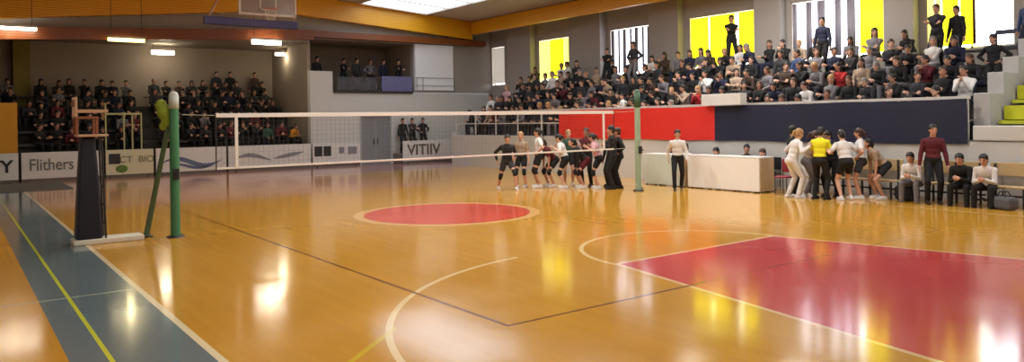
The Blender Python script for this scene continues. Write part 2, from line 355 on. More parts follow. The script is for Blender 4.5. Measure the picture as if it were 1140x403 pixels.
t = thing('balcony_rail', 'thin rail across the white panel right of the balcony', 'railing', (18.75, YE-.15, 3.5))
bm = bmesh.new()
for z in (.35, .75): beam(bm, (0,0,z), (2.3,0,z), .03, .03)
obj('rail', bm, mat('grey steel', '#8c8c94', .4), t); bm = bmesh.new()
for x in (.05, .4, 2.28): beam(bm, (x,0,0), (x,0,.78), .03, .03)
obj('post', bm, mat('grey steel', '#8c8c94', .4), t)
def cloth_y(name, x0, x1, y, z0, z1, m, label, cat, n=16, amp=.012):
    bm = bmesh.new(); R = []
    for k in range(n+1):
        x = x0+(x1-x0)*k/n; R.append([bm.verts.new((x, y+amp*math.sin(k*2.1), z)) for z in (z0, (z0+z1)/2, z1)])
    for k in range(n):
        for j in (0, 1): bm.faces.new([R[k][j], R[k+1][j], R[k+1][j+1], R[k][j+1]])
    o = obj(name, bm, m); md = o.modifiers.new('thick', 'SOLIDIFY'); md.thickness = .01
    return tag(o, label, cat)
cloth_y('draped_flag', 16.85, 18.55, YE-.1, 3.55, 4.28, mat('blue violet cloth', '#66668e', .8), 'blue violet cloth hung on the balcony front', 'flag')
tag(obj('balcony_ledge', B((14.4, 18.6, YE-.09, YE-.03, 3.44, 3.56)), M_dark), 'dark ledge strip along the balcony front', 'ledge')
cloth_y('draped_banner', 14.55, 16.6, YE-.1, 3.58, 4.2, mat('black and grey cloth', '#4a484c', .8, noise=.8, scale=2.5), 'black and grey patterned cloth hung on the balcony front', 'banner')

# advertising boards along the end line
M_bw = mat('white board face', '#dcdad6', .45, noise=.04); M_ink = mat('black lettering', '#17171a', .5); M_by = mat('cream board face', '#d4cfae', .5, noise=.04)
M_grn = mat('green print', '#5d7a2a', .6); M_blue = mat('blue grey print', '#5d6a88', .6); M_foot = mat('grey board foot', '#6b655f', .7)
def board(x0, x1, label, face, y=32.75, z0=.12, z1=1.1):
    t = thing('advertising_board', label, 'advertising board', ((x0+x1)/2, y, 0), 0, 'advertising boards along the end line')
    w = (x1-x0)/2
    obj('panel', B((-w+.02, w-.02, -.04, .04, z0, z1)), face, t, .01)
    bm = bmesh.new()
    for s in (-.8, .8): box(bm, s*w-.03, s*w+.03, -.15, .18, 0, .06); box(bm, s*w-.03, s*w+.03, .04, .09, .03, z1-.1)
    obj('support', bm, M_foot, t)
    obj('plinth', B((-w+.02, w-.02, -.0, .03, 0.0, z0)), M_foot, t)
    return t
RX = (PI/2, 0, 0)
b_ = board(-.6, 2.0, 'white board with a black letter Y at the left edge', M_bw); text_mesh('lettering', 'VITY', .62, M_ink, (.47, -.05, .6), RX, b_, bold=.015)
b_ = board(2.05, 4.75, 'white board with grey lettering left of the referee stand', M_bw); text_mesh('lettering', 'Flithers', .62, mat('grey lettering', '#6a6a66', .6), (-.38, -.05, .62), RX, b_, bold=.005, xs=.78)
b_ = board(4.8, 6.55, 'cream board with green print right of the referee stand', M_by)
obj('logo', B((-.75, -.35, -.052, -.04, .55, .95)), M_ink, b_); bm = bmesh.new(); ball(bm, (-.3, -.04, .35), .22, (1, .05, .7)); obj('emblem', bm, M_grn, b_)
text_mesh('lettering', 'CT  BIO', .36, mat('olive lettering', '#6a6a44', .6), (.25, -.05, .7), RX, b_)
def swoosh(bm, pts, w):
    R = []
    for i, (x, z) in enumerate(pts):
        h = w*math.sin(PI*(i+.3)/(len(pts)-.4)); R.append([bm.verts.new((x, y, z+s*h)) for y in (-.052, -.041) for s in (-1, 1)])
    for i in range(len(R)-1):
        a, b = R[i], R[i+1]
        for p, q in ((0, 1), (1, 3), (3, 2), (2, 0)): bm.faces.new([a[p], a[q], b[q], b[p]])
b_ = board(6.6, 9.4, 'white board with a blue grey wave behind the green post', M_bw)
bm = bmesh.new(); swoosh(bm, [(-1.2+.2*i, .5+.16*math.sin(i*.55)) for i in range(13)], .1); swoosh(bm, [(-.9+.2*i, .34+.1*math.sin(i*.6+1)) for i in range(10)], .06); obj('logo', bm, M_blue, b_)
b_ = board(9.45, 13.15, 'long white board with a grey wave right of the green post', M_bw)
bm = bmesh.new(); swoosh(bm, [(-1.6+.2*i, .55+.14*math.sin(i*.5)) for i in range(9)], .09); swoosh(bm, [(.1+.2*i, .5+.05*i*.7) for i in range(8)], .09); obj('logo', bm, mat('grey print', '#85858c', .6), b_)
b_ = board(13.2, 15.6, 'white board with two black squares beside the grey door', M_bw)
obj('logo', B((-1.1, -.72, -.052, -.04, .5, .96), (-.66, -.3, -.052, -.04, .5, .96)), M_ink, b_); obj('emblem', B((.1, .35, -.052, -.04, .6, .9), (.55, 1.0, -.052, -.04, .55, .9)), mat('grey print', '#85858c', .6), b_)
b_ = board(17.45, 20.4, 'white board with dark lettering right of the grey door', M_bw, y=32.0); text_mesh('lettering', 'VITIIV', .72, mat('brown grey lettering', '#5d554c', .6), (-.3, -.05, .64), RX, b_, bold=.015, xs=1.0)
tag(obj('floor_mat', B((-1.1, 3.2, 28.2, 32.0, 0, .025)), mat('grey rubber mat', '#5a5a58', .6)), 'grey rubber mat on the floor at the far left', 'mat')
# pale rail in front of the end stand
t = thing('aisle_railing', 'pale yellow guard rail in front of the end stand', 'railing', (4.9, 33.15, 0))
M_rail = mat('pale yellow rail paint', '#b9b67c', .5)
obj('top_rail', (lambda bm: (beam(bm, (0,0,2.52), (1.3,0,2.52), .07, .07), bm)[1])(bmesh.new()), M_rail, t)
for x, z in ((.0, 2.95), (.65, 2.5), (.95, 2.5), (1.28, 2.5)):
    bm = bmesh.new(); beam(bm, (x,0,.0), (x,0,z), .05, .05); obj('post', bm, M_rail, t)

# ---------------------------------------------------------------- stands
M_tread = mat('grey stand step', '#8a8683', .8, noise=.1, scale=1.5)
M_bench = mat('dark seat plank', '#3c3a3c', .6); M_ygs = mat('yellow green seat', '#c2c425', .6)
side = thing('side_grandstand', 'grey stepped stand along the side wall full of spectators', 'grandstand', (0,0,0))
SR = [(19.35+.8*r, 1.4+.48*r) for r in range(5)]
for r, (x, z) in enumerate(SR):
    obj('tier', B((18.75+.8*r, 19.55+.8*r if r < 4 else XR-.02, -3, 28.99, 0 if r == 0 else z-.6, z)), M_tread, side)
    obj('seat_bench', B((x-.13, x+.27, 7.45, 28.8, z+.4, z+.45), *[(x-.02, x+.16, y, y+.08, z, z+.4) for y in [7.6+1.6*k for k in range(14)]]), M_bench, side)
    if r < 3: obj('seat_row', B((x-.13, x+.27, 3.2, 6.95, z+.38, z+.46), (x+.2, x+.27, 3.2, 6.95, z+.46, z+.8)), M_ygs, side)
struct('wall_stand_front', B((18.5, 18.74, -3, 29, 0, 1.39)), M_white, 'off white wall below the side stand')
struct('wall_stand_end', B((18.5, 23.4, 29.01, 29.2, 0, 1.5)), M_white, 'off white end wall of the side stand')
t = thing('stand_railing', 'white guard rail along the front of the side stand', 'railing', (18.6, 0, 0))
bm = bmesh.new(); beam(bm, (0, 7.3, 2.4), (0, 29, 2.4), .07, .07); obj('top_rail', bm, M_frame, t)
bm = bmesh.new(); beam(bm, (0, 21.4, 1.9), (0, 29, 1.9), .04, .04); obj('mid_rail', bm, M_frame, t)
for k in range(15):
    bm = bmesh.new(); beam(bm, (0, 7.35+k*1.54, 1.42), (0, 7.35+k*1.54, 2.38), .045, .045); obj('post', bm, M_frame, t)
def banner_x(y0, y1, m, label, z0=1.33, z1=2.36):
    bm = bmesh.new(); n = int((y1-y0)/.25); R = []
    for k in range(n+1):
        y = y0+(y1-y0)*k/n; R.append([bm.verts.new((18.45+.012*math.sin(k*1.3)*(1-j/4), y, z0+(z1-z0)*j/4+(.012*math.cos(k*.55) if j in (0, 4) else 0))) for j in range(5)])
    for k in range(n):
        for j in range(4): bm.faces.new([R[k][j], R[k+1][j], R[k+1][j+1], R[k][j+1]])
    o = obj('parapet_banner', bm, m); md = o.modifiers.new('thick', 'SOLIDIFY'); md.thickness = .01
    tag(o, label, 'banner')
banner_x(14.3, 21.5, mat('red banner cloth', '#d8281c', .7, noise=.06), 'long red cloth banner hung on the stand front')
banner_x(7.3, 14.3, mat('navy banner cloth', '#141a36', .7, noise=.1), 'long navy blue cloth banner hung on the stand front')
tag(obj('white_sign', B((18.2, 18.5, 13.2, 14.6, 2.38, 2.72)), M_bw, bevel=.01), 'white box sign standing on the rail above the banner join', 'sign')
tag(obj('low_parapet', B((18.46, 18.72, 3.0, 7.2, 1.42, 1.75)), M_white, bevel=.02), 'low off white parapet right of the navy banner', 'parapet')
tag(obj('step_block', B((18.9, 19.7, 7.0, 7.35, 1.4, 2.5), (19.7, 20.6, 7.0, 7.35, 1.8, 3.0), (20.6, 21.6, 7.0, 7.35, 2.3, 3.4), (21.6, 23.1, 7.0, 7.35, 2.8, 3.9)), mat('light grey stair flank', '#a9a7a5', .7), bevel=.02), 'light grey stepped flank wall beside the yellow green seats', 'wall')
t = thing('stair_railing', 'dark blue grey rail above the yellow green seats', 'railing', (22.6, 4.0, 3.2))
bm = bmesh.new(); beam(bm, (0, 0, 1.0), (0, 4.2, 1.0), .08, .12); beam(bm, (0, 0, .6), (0, 4.2, .6), .05, .06); obj('rail', bm, mat('blue grey steel', '#3b4056', .5), t)
for y in (0, 1.4, 2.8, 4.2):
    bm = bmesh.new(); beam(bm, (0, y, -.0), (0, y, 1.0), .05, .05); obj('post', bm, mat('blue grey steel', '#3b4056', .5), t)
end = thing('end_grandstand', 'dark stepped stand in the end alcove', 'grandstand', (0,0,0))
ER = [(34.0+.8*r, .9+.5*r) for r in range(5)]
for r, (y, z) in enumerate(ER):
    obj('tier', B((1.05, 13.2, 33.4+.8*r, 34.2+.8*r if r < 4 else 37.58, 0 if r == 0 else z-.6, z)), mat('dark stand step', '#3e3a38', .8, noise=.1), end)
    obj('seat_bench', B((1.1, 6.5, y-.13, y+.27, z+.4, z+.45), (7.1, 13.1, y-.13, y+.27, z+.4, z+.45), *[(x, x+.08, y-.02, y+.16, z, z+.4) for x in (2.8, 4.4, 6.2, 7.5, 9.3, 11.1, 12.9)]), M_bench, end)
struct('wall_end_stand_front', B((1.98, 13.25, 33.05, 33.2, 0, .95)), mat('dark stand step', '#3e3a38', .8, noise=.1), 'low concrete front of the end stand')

# ---------------------------------------------------------------- net, posts, referee stand
NX0, NX1, NY = 4.0, 14.48, 14.6
t = thing('volleyball_net', 'volleyball net with white top band stretched across the court', 'net', ((NX0+NX1)/2, NY, 0))
hw = (NX1-NX0)/2
M_tape = mat('white net tape', '#e6e4de', .6, noise=.03); M_cord = mat('grey net cord', '#6a6862', .8); M_rope = mat('pale rope', '#b5b0a0', .7)
obj('top_band', B((-hw, hw, -.008, .008, 2.17, 2.25)), M_tape, t, .004)
obj('bottom_band', B((-hw, hw, -.006, .006, 1.185, 1.225)), M_tape, t, .003)
for x in (4.38-(NX0+hw), 14.1-(NX0+hw)): obj('side_band', B((x-.03, x+.03, -.012, .012, 1.2, 2.2)), M_tape, t, .003)
bm = bmesh.new(); st = .0011
for k in range(int(2*hw/.1)+1):
    x = -hw+k*.1; box(bm, x-st, x+st, -st, st, 1.2, 2.2)
for k in range(1, 10): box(bm, -hw, hw, -st, st, 1.2+k*.1-st, 1.2+k*.1+st)
obj('mesh', bm, M_cord, t)
for s in (-1, 1):
    bm = bmesh.new(); tube(bm, (s*hw, 0, 1.18), (s*hw, 0, 2.24), .012); obj('edge_rod', bm, M_dark, t)
    e = (3.4 if s < 0 else 15.28)-(NX0+hw)
    for z in (2.21, 1.2):
        bm = bmesh.new(); tube(bm, (s*hw, 0, z), (e, 0, z+.02), .006, seg=6); obj('rope', bm, M_rope, t)
def post(x, col, capc, label, sx, tuft, bz, topz=2.66):
    t = thing('net_post', label, 'post', (x, NY-.03, 0))
    m = mat(col[0], col[1], .55, noise=.15, scale=4)
    bm = bmesh.new(); tube(bm, (0,0,0), (0,0,.03), .16, .14, 20); obj('base_plate', bm, M_dark, t)
    bm = bmesh.new(); tube(bm, (0,0,.03), (0,0,2.36), .085, .08, 20); obj('padding', bm, m, t, smooth=False)
    bm = bmesh.new(); tube(bm, (0,0,2.34), (0,0,topz-.08), .088, .085, 20); ball(bm, (0,0,topz-.08), .085, (1,1,.9)); obj('cap_sleeve', bm, capc, t, smooth=True)
    bm = bmesh.new(); tube(bm, (sx*.42, .35, .04), (sx*.06, .1, bz), .05, .042, 14); br = obj('brace', bm, mat('dark green tube', '#4c6344', .5), t)
    bm = bmesh.new(); ball(bm, (sx*.42, .35, .025), .1, (1.2, 1, .25)); obj('foot', bm, M_dark, br)
    bm = bmesh.new(); box(bm, -.05, .05, -.12, -.07, 1.05, 1.25); tube(bm, (0, -.12, 1.15), (.0, -.2, 1.15), .02); obj('winch', bm, M_dark, t)
    if tuft:
        bm = bmesh.new()
        for a_, b_, c_, r_ in ((-.14, .1, 2.28, .13), (-.19, .12, 2.4, .1), (-.1, .1, 2.12, .1), (-.16, .13, 2.02, .07)): ball(bm, (a_, b_, c_), r_, (1, .8, 1.15))
        o = obj('cloth_wrap', bm, mat('yellow green cloth', '#7f9322', .8, noise=.3, scale=14), t, smooth=True)
        md = o.modifiers.new('re', 'REMESH'); md.mode = 'VOXEL'; md.voxel_size = .02
    return t
post(3.26, ('green post padding', '#3c7a50'), mat('pale cap cloth', '#b4bdb4', .6), 'near green padded net post with a pale cap and slanted brace', -1, True, 2.1)
post(15.38, ('pale green post padding', '#93ab93'), mat('dark green cap', '#3a5c44', .6), 'far pale green net post in front of the red banner', 1, False, 2.0, 2.85)

M_navy = mat('navy padding', '#0d0f22', .5, noise=.15, scale=5)
t = thing('referee_stand', 'tall navy padded referee stand with wooden seat on a white base', 'referee stand', (1.9, 14.82, 0))
obj('base_plate', B((-.25, .85, -.2, .22, .0, .09)), mat('cream base board', '#d9d3c0', .5), t, .015)
bm = bmesh.new()
vs = [bm.verts.new((x, y, z)) for z, w, d in ((.09, .21, .17), (1.2, .155, .14), (1.86, .11, .11)) for x, y in ((-w,-d),(w,-d),(w,d),(-w,d))]
for k in (0, 4):
    for i in range(4): bm.faces.new([vs[k+i], vs[k+(i+1)%4], vs[k+4+(i+1)%4], vs[k+4+i]])
bm.faces.new(vs[0:4][::-1]); bm.faces.new(vs[8:12]); obj('padding', bm, M_navy, t, .04)
M_wood = mat('red brown wood', '#8a5234', .5); M_lwood = mat('pale wood', '#c29a78', .5)
obj('platform', B((-.17, .3, -.22, .22, 1.86, 1.9)), M_lwood, t, .01); obj('seat', B((-.2, .16, -.2, .2, 2.17, 2.21)), M_wood, t, .01)
for x, y in ((-.17, -.18), (-.17, .18), (.13, -.18), (.13, .18)): obj('seat_post', B((x-.02, x+.02, y-.02, y+.02, 1.9, 2.17)), M_wood, t)
for y in (-.18, .18): obj('back_post', B((-.2, -.16, y-.02, y+.02, 2.21, 2.55)), M_lwood, t)
obj('backrest', B((-.2, -.17, -.16, .16, 2.38, 2.5)), M_wood, t)
obj('armrest', B((-.2, .3, -.21, -.17, 2.28, 2.33)), M_lwood, t); obj('armrest', B((-.2, .3, .17, .21, 2.28, 2.33)), M_lwood, t)
for y in (-.14, .14):
    bm = bmesh.new(); tube(bm, (.25, y, .09), (.2, y, 1.86), .018); obj('ladder_rail', bm, M_dark, t)
for k in range(5):
    bm = bmesh.new(); tube(bm, (.245-k*.01, -.14, .35+k*.32), (.245-k*.01, .14, .35+k*.32), .014); obj('rung', bm, M_dark, t)

# folded basketball goal hanging from the roof near the far end
t = thing('basketball_backboard', 'raised basketball backboard with blue beam hanging from the roof', 'basketball hoop', (9.05, 26.3, 0))
obj('board', B((-.98, .98, -.02, .02, 5.92, 6.95)), mat('grey acrylic board', '#99949a', .15, alpha=.75), t)
bm = bmesh.new()
for q in ((-1.03, 1.03, 5.86, 5.93), (-1.03, 1.03, 6.94, 7.0), (-1.03, -.95, 5.9, 6.98), (.95, 1.03, 5.9, 6.98), (-.3, .3, 6.05, 6.1), (-.3, .3, 6.45, 6.5), (-.3, -.25, 6.05, 6.5), (.25, .3, 6.05, 6.5)): box(bm, q[0], q[1], -.04, .04, q[2], q[3])
obj('frame', bm, mat('white board frame', '#d2cfca', .5), t)
obj('padding', B((-2.15, 1.1, .0, .25, 5.46, 5.72)), mat('blue violet padding', '#3c3c74', .5, noise=.3, scale=2), t, .02)
bm = bmesh.new()
for i in range(24):
    a0, a1 = i*PI/12, (i+1)*PI/12; tube(bm, (.225*math.cos(a0), -.3+.225*math.sin(a0), 6.07), (.225*math.cos(a1), -.3+.225*math.sin(a1), 6.07), .012, seg=6)
rim = obj('rim', bm, mat('orange rim', '#c84a1a', .4), t)
bm = bmesh.new()
for i in range(12):
    a0 = i*PI/6; tube(bm, (.22*math.cos(a0), -.3+.22*math.sin(a0), 6.06), (.12*math.cos(a0+.3), -.3+.12*math.sin(a0+.3), 5.68), .006, seg=5)
obj('net', bm, M_tape, rim)
bm = bmesh.new()
for x in (-.12, .12): beam(bm, (x, .08, 5.7), (x, .3, 7.75), .07, .07)
beam(bm, (-2.0, .15, 5.7), (-.9, .3, 7.75), .06, .06); beam(bm, (1.0, .15, 5.7), (.5, .3, 7.75), .06, .06); obj('truss', bm, mat('pink grey steel', '#a8877c', .5), t)

# ---------------------------------------------------------------- officials' tables, bench, chairs
def off_table(y0, y1, x0, x1, label, front, z1=.95):
    t = thing('officials_table', label, 'table', ((x0+x1)/2, (y0+y1)/2, 0)); hx, hy = (x1-x0)/2, (y1-y0)/2
    obj('tabletop', B((-hx, hx, -hy, hy, z1-.04, z1)), M_bw, t, .008)
    obj('front_panel', B((-hx, -hx+.03, -hy, hy, .03, z1-.04)), front, t, .006)
    for s in (-1, 1): obj('side_panel', B((-hx+.03, hx, s*hy-.02, s*hy+.02, .03, z1-.04)), mat('beige side board', '#c5ad88', .6), t, .004)
    for i in (-1, 1):
        for j in (-1, 1): obj('leg', B((i*(hx-.1)-.02, i*(hx-.1)+.02, j*(hy-.08)-.02, j*(hy-.08)+.02, 0, z1-.04)), M_dark, t)
off_table(11.85, 14.25, 17.1, 17.75, 'long white fronted officials table below the banner join', mat('white table front', '#f2f1ee', .4, noise=.02))
off_table(14.4, 16.0, 17.1, 17.7, 'shorter greenish white officials table left of the walking man', mat('greenish white table front', '#ccd6cc', .5, noise=.05))
def chair(x, y, rz, label, c, group=None):
    t = thing('stacking_chair', label, 'chair', (x, y, 0), rz, group); m = mat(*c)
    obj('seat', B((-.2, .2, -.2, .2, .42, .46)), m, t, .015)
    obj('backrest', B((-.22, -.18, -.2, .2, .55, .9)), m, t, .015)
    for i, j in ((-.18, -.17), (-.18, .17), (.18, -.17), (.18, .17)):
        bm = bmesh.new(); tube(bm, (i, j, 0), (i, j, .42 if i > 0 else .6), .012); obj('leg', bm, M_dark, t)
    return t
redc = ('maroon chair shell', '#8e2030', .5); blkc = ('black chair shell', '#1d1d20', .5)
chair(17.5, 11.35, PI, 'maroon chair at the right end of the long white table', redc)
ch = [(18.15, 12.2), (18.15, 12.95), (18.15, 13.75), (18.15, 15.1), (18.15, 15.7)]
for k, (x, y) in enumerate(ch):
    chair(x, y, PI, ['black chair behind the right part of the long white table', 'black chair behind the middle of the long white table', 'black chair behind the left part of the long white table',
          'black chair behind the right half of the short table', 'black chair behind the left half of the short table'][k], blkc, 'chairs behind the officials tables')
M_bb = mat('beige bench board', '#c0a578', .55, noise=.06)
def bench(y0, y1, label):
    t = thing('team_bench', label, 'bench', (18.2, (y0+y1)/2, 0), 0, 'team benches'); h = (y1-y0)/2
    obj('seat', B((-.3, .05, -h, h, .42, .46)), M_bb, t, .01); obj('backrest', B((.14, .18, -h, h, .66, .95)), M_bb, t, .01)
    n = 4
    for k in range(n):
        y = -h+.1+k*(2*h-.2)/(n-1)
        obj('leg', B((-.28, -.24, y-.02, y+.02, 0, .42)), M_dark, t); obj('leg', B((.1, .14, y-.02, y+.02, 0, .93)), M_dark, t)
    obj('foot_rail', B((-.28, .1, -h, -h+.04, .12, .16), (-.28, .1, h-.04, h, .12, .16), (.1, .14, -h, h, .2, .24)), M_dark, t)
bench(8.7, 11.0, 'beige team bench behind the huddle'); bench(6.9, 8.6, 'beige team bench behind the standing man in maroon'); bench(4.6, 6.8, 'beige team bench at the right edge of the photo')
def bag(x, y, rz, L, H, W_, m, label):
    t = thing('sports_bag', label, 'bag', (x, y, 0), rz)
    bm = bmesh.new(); box(bm, -L/2, L/2, -W_/2, W_/2, 0.01, H); o = obj('body', bm, m, t, .07)
    bm = bmesh.new()
    for s in (-1, 1):
        pts = [Vector((-L*.2, s*W_*.3, H*.97)), Vector((-L*.12, s*W_*.15, H+.1)), Vector((L*.12, s*W_*.15, H+.1)), Vector((L*.2, s*W_*.3, H*.97))]
        for a, b in zip(pts, pts[1:]): tube(bm, a, b, .012, seg=6)
    obj('handle', bm, M_dark, t)
bag(18.0, 8.45, 1.4, .5, .35, .3, mat('black bag cloth', '#15151a', .8), 'black sports bag on the floor beside the man in maroon')
bag(17.65, 6.3, 1.2, .5, .28, .28, mat('grey bag cloth', '#55565c', .8), 'grey sports bag on the floor before the right bench')

# ---------------------------------------------------------------- people
def V3(*a): return Vector(a)
def ik(a, b, l1, l2, pole):
    d = b-a; L = min(d.length, (l1+l2)*.995); d = d.normalized(); b2 = a+d*L
    x = (l1*l1-l2*l2+L*L)/(2*L); h = math.sqrt(max(l1*l1-x*x, 0)); p = pole-d*pole.dot(d); p.normalize()
    return a+d*x+p*h, b2
POSES = {
 # hip, lean (deg fwd), head yaw, hands L,R (rel. to hip centre), feet L,R (floor), knee pole, shoulders twist
 'sit':      dict(hip=V3(0,0,.54), lean=4,  yaw=0,  hl=V3(.33,.12,.06), hr=V3(.33,-.12,.06), fl=V3(.46,.13,.08), fr=V3(.46,-.13,.08)),
 'sit_lean': dict(hip=V3(0,0,.54), lean=32, yaw=0,  hl=V3(.48,.05,.16), hr=V3(.46,-.06,.14), fl=V3(.44,.17,.08), fr=V3(.42,-.17,.08)),
 'sit_clap': dict(hip=V3(0,0,.54), lean=8,  yaw=-25, hl=V3(.36,.03,.42), hr=V3(.36,-.04,.41), fl=V3(.44,.12,.08), fr=V3(.5,-.12,.08)),
 'sit_fold': dict(hip=V3(0,0,.54), lean=-2, yaw=30, hl=V3(.24,-.10,.24), hr=V3(.26,.10,.22), fl=V3(.5,.10,.08), fr=V3(.4,-.10,.08)),
 'stand':    dict(hip=V3(0,0,.93), lean=2,  yaw=10, hl=V3(.08,.27,-.12), hr=V3(.06,-.27,-.12), fl=V3(-.02,.12,.08), fr=V3(.04,-.12,.08)),
 'stand_hips': dict(hip=V3(0,0,.93), lean=0, yaw=-15, hl=V3(.06,.19,.09), hr=V3(.06,-.19,.09), fl=V3(0,.16,.08), fr=V3(.02,-.16,.08), el=1),
 'stand_fold': dict(hip=V3(0,0,.93), lean=0, yaw=0, hl=V3(.2,-.10,.27), hr=V3(.22,.10,.24), fl=V3(0,.13,.08), fr=V3(.03,-.13,.08)),
 'huddle':   dict(hip=V3(-.06,0,.90), lean=18, yaw=0, hl=V3(.28,.34,.34), hr=V3(.28,-.34,.34), fl=V3(-.08,.14,.08), fr=V3(.02,-.14,.08), pitch=18),
 'step':     dict(hip=V3(0,0,.84), lean=10, yaw=0, hl=V3(.28,.2,.1), hr=V3(.0,-.3,.02), fl=V3(.34,.2,.08), fr=V3(-.34,-.2,.08)),
 'knees':    dict(hip=V3(-.1,0,.82), lean=42, yaw=0, hl=V3(.28,.17,-.25), hr=V3(.28,-.17,-.25), fl=V3(0,.17,.08), fr=V3(.02,-.17,.08), pitch=-20),
 'walk':     dict(hip=V3(0,0,.91), lean=4, yaw=0, hl=V3(.2,.24,-.06), hr=V3(-.14,-.25,-.06), fl=V3(-.22,.1,.1), fr=V3(.26,-.1,.08)),
 'clipboard': dict(hip=V3(0,0,.93), lean=6, yaw=0, hl=V3(.34,.12,.22), hr=V3(.34,-.1,.26), fl=V3(0,.14,.08), fr=V3(.0,-.14,.08), pitch=20),
}
def skeleton(p):
    P_ = POSES[p]; J = {}; hip = P_['hip'].copy(); a = math.radians(P_['lean'])
    up = V3(math.sin(a), 0, math.cos(a)); fw = V3(math.cos(a), 0, -math.sin(a))
    J['hip'] = hip; J['up'] = up; J['fw'] = fw; J['waist'] = hip+up*.17; J['chest'] = hip+up*.36; J['neck'] = hip+up*.50+fw*.0
    ny = math.radians(P_['yaw']); pt = math.radians(P_.get('pitch', P_['lean']*.3))
    hd = (V3(math.cos(ny), math.sin(ny), 0)*math.cos(pt)-V3(0,0,math.sin(pt))).normalized(); hu = (V3(0,0,1)-hd*hd.z).normalized()
    J['hd'] = hd; J['hu'] = hu; J['hs'] = hu.cross(hd).normalized(); J['head'] = J['neck']+up*.06+V3(0,0,.10)+hd*.03
    for s, k in ((1, 'l'), (-1, 'r')):
        sh = hip+up*.425+V3(0, s*.168, 0); J['sh'+k] = sh
        hand = hip+P_['h'+k]
        pole = V3(-.4, s*1.0, -.5) if P_.get('el') else V3(-.5, s*.45, -.6)
        J['el'+k], J['wr'+k] = ik(sh, hand, .285, .255, pole)
        th = hip+V3(.0, s*.088, -.03); J['th'+k] = th
        J['kn'+k], J['an'+k] = ik(th, P_['f'+k], .435, .43, V3(1, s*.15, .25))
    return J
def finish(bm, vox, name, smooth=2, colorfn=None, mats=()):
    me = bpy.data.meshes.new('tmp'); bm.to_mesh(me); bm.free(); o = bpy.data.objects.new('tmp', me); C.objects.link(o)
    r = o.modifiers.new('r', 'REMESH'); r.mode = 'VOXEL'; r.voxel_size = vox
    if smooth: s = o.modifiers.new('s', 'SMOOTH'); s.factor = .5; s.iterations = smooth
    dg = bpy.context.evaluated_depsgraph_get(); m2 = bpy.data.meshes.new_from_object(o.evaluated_get(dg)); m2.name = name
    bpy.data.objects.remove(o); m2.polygons.foreach_set('use_smooth', [True]*len(m2.polygons))
    m2.materials.clear()
    for m in mats: m2.materials.append(m)
    if colorfn:
        for pl in m2.polygons: pl.material_index = colorfn(pl.center)
    return m2
M_skin = mat('skin', '#c89a80', .55, noise=.06, scale=20); M_eye = mat('eye', '#1e1612', .3); M_lip = mat('lip', '#9c5a50', .5)
M_hair = mat('hair', '#1c1512', .6); M_cloth = mat('cloth', '#777777', .9)
def head_prims(bm, J):
    H, d, u, s = J['head'], J['hd'], J['hu'], J['hs']; R = Matrix((d, s, u)).transposed()
    ball(bm, H+u*.025, .1, (.98, .80, 1.0), R); ball(bm, H-u*.045+d*.022, .075, (.9, .78, .95), R); ball(bm, H-u*.092+d*.055, .03, (1, .9, .7), R)
    tube(bm, H+d*.088+u*.02, H+d*.112-u*.022, .009, .015, 8); ball(bm, H+d*.108-u*.024, .015, u=8, v=6)
    for k in (-1, 1): ball(bm, H+s*k*.082-u*.01-d*.01, .026, (.55, .35, 1), R, 8, 6); ball(bm, H+d*.083+s*k*.034+u*.038, .017, (.5, 1.3, .5), R, 8, 6)
    ball(bm, H+d*.088-u*.055, .018, (.5, 1.5, .45), R, 8, 6)
def hand_prims(bm, el, wr, side, curl=.5):
    d = (wr-el).normalized(); ref = V3(0, side, 0); n = (ref-d*ref.dot(d))
    if n.length < .2: n = V3(0,0,-1)-d*(-d.z)
    n.normalize(); w = d.cross(n).normalized(); c = wr+d*.045; R = Matrix((d, w, n)).transposed()
    ball(bm, c, .05, (1.0, .8, .33), R, 12, 8); cap(bm, wr-d*.01, wr+d*.02, .024, .024, 8)
    pn = -n
    for i, (o, L) in enumerate(((-.031, .068), (-.011, .078), (.010, .073), (.030, .056))):
        b = c+d*.036+w*o; m1 = b+(d*math.cos(curl*.5)+pn*math.sin(curl*.5)+w*o*2).normalized()*L*.5; e = m1+(d*math.cos(curl*1.6)+pn*math.sin(curl*1.6)).normalized()*L*.5
        cap(bm, b, m1, .0095, .0088, 8); cap(bm, m1, e, .0088, .0078, 8)
    tb = c-d*.022-w*.03; t1 = tb+(d*.6-w*.7+pn*.2).normalized()*.035; t2 = t1+(d*.9-w*.15+pn*.3).normalized()*.03
    cap(bm, tb, t1, .012, .0105, 8); cap(bm, t1, t2, .0105, .009, 8)
def torso(bm, J, g, top=True, bottom=True):
    up, fw, hip = J['up'], J['fw'], J['hip']; R = Matrix((fw, V3(0,1,0), up)).transposed()
    if top:
        ball(bm, hip+up*.36, .16+g, (.72, 1.0, .95), R); ball(bm, hip+up*.21, .14+g, (.74, .98, 1.1), R); ball(bm, hip+up*.415, .10+g, (.8, 1.5, .62), R); cap(bm, hip+up*.47, hip+up*.43+V3(0,.13,0), .05+g*.7, .045+g*.7); cap(bm, hip+up*.47, hip+up*.43-V3(0,.13,0), .05+g*.7, .045+g*.7)
        for k in 'lr': ball(bm, J['sh'+k]-up*.01, .055+g*.8)
    if bottom: ball(bm, hip+up*.05, .15+g, (.78, 1.03, .95), R); ball(bm, hip-fw*.03-up*.03, .13+g, (.85, 1.15, .8), R)
